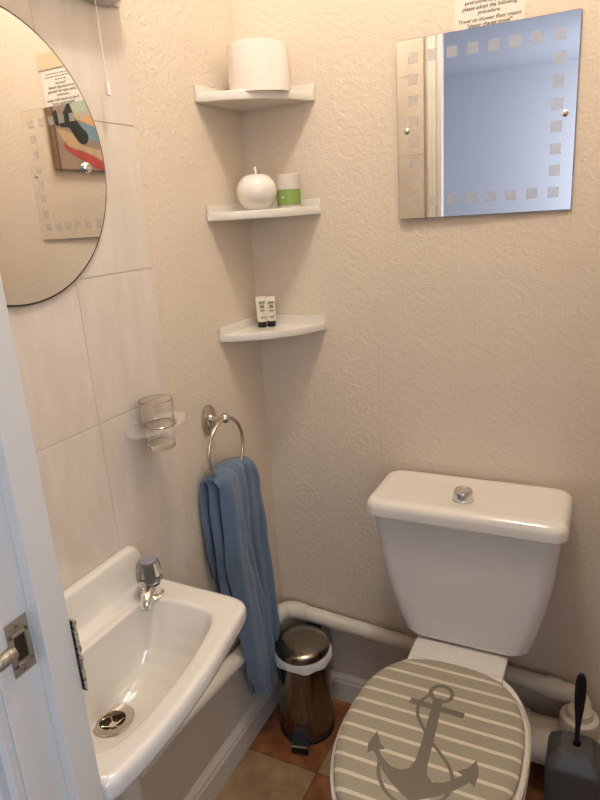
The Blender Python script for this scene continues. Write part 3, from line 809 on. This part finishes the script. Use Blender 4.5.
# ------------------------------------------------------------------ towel ring and towel
RCY, RCZ, RXc, RR = -.274, .857, .052, .0695
t = thing('towel_ring', 'brushed metal towel ring on an oval wall plate', 'towel ring', (.0, -.262, .918))
bm = bmesh.new()
def ov(s_, x): return [(x, -.260 + .025 * s_ * math.cos(2 * PI * i / 48), .918 + .034 * s_ * math.sin(2 * PI * i / 48)) for i in range(48)]
loft(bm, [ov(1, .0008), ov(1.02, .003), ov(1.0, .006), ov(.93, .0072), ov(.88, .0066), ov(.80, .0068), ov(.74, .0085), ov(.55, .0105), ov(.3, .0115)])
link('wall_plate', bm, M['nickel'], t)
bm = bmesh.new(); lathe(bm, [(.010, 0), (.010, .004), (.0065, .008), (.0055, .022), (.007, .026), (.007, .03), (.005, .032)], (.010, -.262, .9215), (1, -.12, .0), 24)
link('post', bm, M['nickel'], t)
bm = bmesh.new(); lathe(bm, [(.011 * math.sin(PI * k / 12) + .0001, -.011 * math.cos(PI * k / 12)) for k in range(13)], (RXc, -.268, RCZ + RR + .001), n=24); link('finial', bm, M['nickel'], t)
bm = bmesh.new(); tube(bm, [(RXc, RCY + RR * math.cos(2 * PI * i / 72), RCZ + RR * math.sin(2 * PI * i / 72)) for i in range(72)], .0042, 16, closed=True)
link('ring', bm, M['nickel'], t)

tw = thing('hand_towel', 'blue terry hand towel hanging folded through the towel ring', 'towel', (.05, -.26, .14))
def drape(name, yl, yr, top, zb_f, zb_b, xf, xb, folds, amp, ph, nu=46, nv=70, th=.006):
    """a hanging length over the ring: yl/yr tables of y against z, top(u) height of the fold, zb_f(u) front hem"""
    bm = bmesh.new(); rows = []
    for j in range(nv + 1):
        s_ = j / nv; row = []
        for i in range(nu + 1):
            u = i / nu; zt_ = top(u)
            if s_ < .22:       # behind
                k = s_ / .22; z = zb_b + (zt_ - .02 - zb_b) * k; x = xb
            elif s_ < .36:     # over the ring
                k = (s_ - .22) / .14; a = PI * (1 - k); xm = (xf(zt_ - .02) + xb) / 2; rx = (xf(zt_ - .02) - xb) / 2
                x = xm + rx * math.cos(a); z = zt_ - .02 + .02 * math.sin(a)
            else:
                k = (s_ - .36) / .64; z = zt_ - .02 + (zb_f(u) - zt_ + .02) * k; x = xf(z)
            y = interp(yl, z) * (1 - u) + interp(yr, z) * u
            w = min(1, max(0, (s_ - .15) / .25)) if s_ < .36 else 1
            fa = amp * (.45 + .55 * min(1, max(0, (.85 - z) / .2)))
            x += w * fa * (math.sin(folds * 2 * PI * u + ph + 2.2 * (.8 - z)) + .4 * math.sin(folds * 4.3 * PI * u + 1.7 * ph - 5 * z))
            e = abs(2 * u - 1); x -= (.010 if s_ > .3 else 0) * e ** 5
            x += .0012 * math.sin(40 * z + 9 * u); y += .0015 * math.sin(23 * z + ph)
            row.append(bm.verts.new((max(x, .007), y, z)))
        rows.append(row)
    for a, b in zip(rows, rows[1:]):
        for i in range(nu): bm.faces.new((a[i], a[i + 1], b[i + 1], b[i]))
    o = link(name, bm, M['towel'], tw); o.modifiers.clear()
    md = o.modifiers.new('s', 'SOLIDIFY'); md.thickness = th; md.offset = 0
    md = o.modifiers.new('ss', 'SUBSURF'); md.levels = 1; md.render_levels = 1
    return o
# z tables must rise
drape('back_fold', [(.3, -.330), (.5, -.338), (.57, -.342), (.7, -.343), (.80, -.338)], [(.3, -.22), (.8, -.26)], lambda u: .806 + .008 * math.sin(PI * u), lambda u: .47 - .04 * u, .60,
      lambda z: .047, .016, 1.5, .004, .6)
drape('side_fold', [(.14, -.235), (.25, -.27), (.37, -.28), (.62, -.32), (.80, -.31)], [(.15, -.16), (.20, -.128), (.37, -.122), (.50, -.132), (.62, -.146), (.74, -.163), (.80, -.182), (.82, -.205)],
      lambda u: .826 - .012 * (2 * u - 1) ** 2 - .014 * u, lambda u: .150 + .045 * max(0, u - .45) / .55, .42, lambda z: interp([(.16, .040), (.25, .050), (.30, .062), (.5, .060), (.8, .066)], z), .014, 2.2, .0085, 2.0)
drape('front_fold', [(.14, -.228), (.20, -.262), (.27, -.292), (.45, -.318), (.62, -.336), (.80, -.338)], [(.15, -.185), (.22, -.165), (.37, -.188), (.50, -.22), (.62, -.245), (.74, -.262), (.80, -.268)],
      lambda u: .818 - .010 * (2 * u - 1) ** 2, lambda u: .143 + .05 * abs(u - .55), .55, lambda z: interp([(.18, .064), (.30, .075), (.5, .078), (.8, .079)], z), .020, 1.2, .0065, 4.2)

# ------------------------------------------------------------------ pedal bin
PB = (.1275, -.130)
t = thing('pedal_bin', 'small polished steel pedal bin with white liner in the corner', 'bin', (*PB, 0))
bm = bmesh.new()
lathe(bm, [(.066, .012), (.0715, .014), (.0725, .03), (.0725, .2410), (.0710, .2450), (.067, .2450)], (*PB, 0), n=64); link('bin_body', bm, M['bin'], t)
bm = bmesh.new(); lathe(bm, [(.068, .0005), (.0745, .002), (.0745, .012), (.072, .0135)], (*PB, 0), n=64); link('base_ring', bm, M['black'], t)
bm = bmesh.new(); rings = []
for zz, r, wob in [(.2450, .0715, .0), (.2390, .0740, .001), (.2320, .0745, .003), (.2315, .0765, .003), (.2390, .0765, .0015), (.2490, .0740, 0), (.2498, .0700, 0)]:
    ring = []
    for i in range(72):
        a = 2 * PI * i / 72; sag = (math.sin(3 * a + .6) + .6 * math.sin(7 * a)) * wob
        side = .5 + .5 * math.cos(a + .1)
        ring.append((PB[0] + (r + wob * .4 * math.sin(11 * a) + .003 * side * (zz < .2450)) * math.cos(a), PB[1] + (r + wob * .4 * math.sin(11 * a)) * math.sin(a), zz + sag * 1.2 - (.006 if wob else 0) * (1 - side)))
    rings.append(ring)
rings.append(rings[0]); loft(bm, rings, False, False); bmesh.ops.remove_doubles(bm, verts=bm.verts[:], dist=1e-6)
bl = link('bin_liner', bm, M['liner'], t); bl['label'] = 'white liner folded over the rim'
bm = bmesh.new(); lathe(bm, [(.066, .2500), (.0715, .2515), (.0725, .2550), (.0725, .2670), (.0708, .2705), (.062, .2755), (.045, .2800), (.025, .2825), (.0002, .2835)], (*PB, 0), n=64)
link('bin_lid', bm, M['bin_lid'], t)
bm = bmesh.new(); pa = Vector((.24, -.97, 0)).normalized(); pe = Vector((pa.y, -pa.x, 0))
def pl(u, v, z): q = Vector((*PB, 0)) + pa * u + pe * v; return (q.x, q.y, z)
loft(bm, [[pl(u, -w, z0_), pl(u, w, z0_), pl(u, w, z1_), pl(u, -w, z1_)] for u, w, z0_, z1_ in [(.066, .015, .024, .062), (.080, .017, .022, .056), (.092, .0215, .012, .040), (.102, .0225, .006, .026), (.106, .022, .006, .022)]])
pdl = link('pedal', bm, M['black'], t, False)
bm = bmesh.new(); loft(bm, [[pl(.1022, -.0215, .0262), pl(.1022, .0215, .0262), pl(.1055, .0215, .0236), pl(.1055, -.0215, .0236)], [pl(.1024, -.0215, .0268), pl(.1024, .0215, .0268), pl(.1060, .0215, .0240), pl(.1060, -.0215, .0240)]])
link('pedal_trim', bm, M['nickel'], pdl, False)
bm = bmesh.new(); bx(bm, PB[0] - .022, PB[0] + .022, PB[1] + .0735, PB[1] + .0785, .233, .272, .003); link('hinge', bm, M['black'], t)

# ------------------------------------------------------------------ toilet brush
BC = (.796, -.212)
t = thing('toilet_brush_holder', 'charcoal grey plastic toilet brush holder standing right of the toilet', 'brush holder', (*BC, 0))
bm = bmesh.new()
loft(bm, [rr(*BC, hx, hx * .92, rd, z, 6) for z, hx, rd in [(.0005, .046, .014), (.006, .050, .015), (.13, .054, .015), (.226, .056, .015), (.240, .053, .015), (.262, .035, .013), (.2665, .030, .012), (.2665, .009, .0088), (.23, .009, .0088)]])
link('holder_body', bm, M['grey_pl'], t)
t = thing('toilet_brush', 'toilet brush with flat black handle standing in its grey holder', 'brush', (*BC, .05))
bm = bmesh.new(); rings = []
for z, a, b in [(.06, .004, .004), (.25, .0042, .0042), (.305, .005, .0045), (.330, .0065, .005), (.355, .0090, .0055), (.385, .0108, .006), (.413, .0105, .006), (.430, .0085, .0055), (.438, .005, .004), (.440, .001, .001)]:
    rings.append([(BC[0] + a * math.cos(2 * PI * i / 24), BC[1] + b * math.sin(2 * PI * i / 24), z) for i in range(24)])
loft(bm, rings); link('handle', bm, M['black'], t)

# ------------------------------------------------------------------ wall light with pull cord
WZ = 1.738
t = thing('wall_light', 'unlit wall light with rounded frosted cover and pull cord above round mirror', 'wall light', (0, -.62, WZ))
bm = bmesh.new()
rings = []
for y, s_ in [(-.925, .55), (-.915, .85), (-.90, 1), (-.445, 1), (-.42, .93), (-.405, .75), (-.398, .45)]:
    rings.append([(.0065 + max(0, .060 * s_ * math.cos(a)), y, WZ + .043 * s_ * math.sin(a)) for a in [-PI / 2 + PI * i / 20 for i in range(21)]])
loft(bm, rings); link('light_cover', bm, M['diffuser'], t)
bm = bmesh.new(); bx(bm, .005, .012, -.93, -.392, WZ - .036, WZ + .036, .003); link('back_plate', bm, M['white_gloss'], t)
bm = bmesh.new(); cy0 = -.476
tube(bm, [(.030, cy0, WZ - .03), (.0285, cy0 + .002, WZ - .10), (.028, cy0 + .004, 1.576)], .0009, 8)
pc = link('pull_cord', bm, M['cord'], t)
bm = bmesh.new(); lathe(bm, [(.0015, 0), (.003, -.003), (.0042, -.018), (.0042, -.022), (.001, -.023)], (.028, cy0 + .004, 1.576), n=16); link('cord_pull', bm, M['cord'], pc)

# ------------------------------------------------------------------ camera
cam = bpy.data.cameras.new('camera'); co = bpy.data.objects.new('camera', cam); COL.objects.link(co)
r_ = Vector((0.89826015, 0.43478239, -0.06397641)); u_ = Vector((-0.06915593, 0.28361257, 0.95644204)); f_ = Vector((-0.43398867, 0.85470942, -0.28482565))
mw = Matrix.Identity(4)
for i in range(3): mw[i][0] = r_[i]; mw[i][1] = u_[i]; mw[i][2] = -f_[i]
mw[0][3], mw[1][3], mw[2][3] = .79424, -1.36, 1.347
co.matrix_world = mw
cam.sensor_fit = 'VERTICAL'; cam.sensor_height = 24; cam.lens = 625.144 / 800 * 24; cam.clip_start = .02
SC.camera = co

# ------------------------------------------------------------------ light
def area(name, loc, target, sx, sy_, energy, col):
    l = bpy.data.lights.new(name, 'AREA'); l.shape = 'RECTANGLE'; l.size = sx; l.size_y = sy_; l.energy = energy; l.color = col
    o = bpy.data.objects.new(name, l); COL.objects.link(o); o.location = loc
    o.rotation_euler = (Vector(target) - Vector(loc)).to_track_quat('-Z', 'Y').to_euler(); return o
l = bpy.data.lights.new('ceiling_lamp', 'POINT'); l.energy = 24.5; l.color = (1.0, .94, .84); l.shadow_soft_size = .06
o = bpy.data.objects.new('ceiling_lamp', l); COL.objects.link(o); o.location = (.52, -.60, 2.54)
area('hall_window', (1.72, -1.72, 1.5), (.25, -1.02, 1.1), .6, 1.2, 16, (.84, .91, 1.0))
area('hall_end_fill', (1.70, -3.8, 1.5), (-.4, -4.2, 1.6), .8, 1.3, 58, (.86, .91, 1.0))  # unseen fill light added to brighten the hall end wall
w = bpy.data.worlds.new('world'); SC.world = w; w.use_nodes = True
w.node_tree.nodes['Background'].inputs[0].default_value = (.6, .7, .85, 1); w.node_tree.nodes['Background'].inputs[1].default_value = .0
SC.view_settings.view_transform = 'Standard'; SC.view_settings.look = 'None'; SC.view_settings.exposure = 0
SC.cycles.max_bounces = 12; SC.cycles.transmission_bounces = 10; SC.cycles.glossy_bounces = 6; SC.cycles.diffuse_bounces = 5
SC.cycles.caustics_reflective = False; SC.cycles.caustics_refractive = False
SC.cycles.use_denoising = True
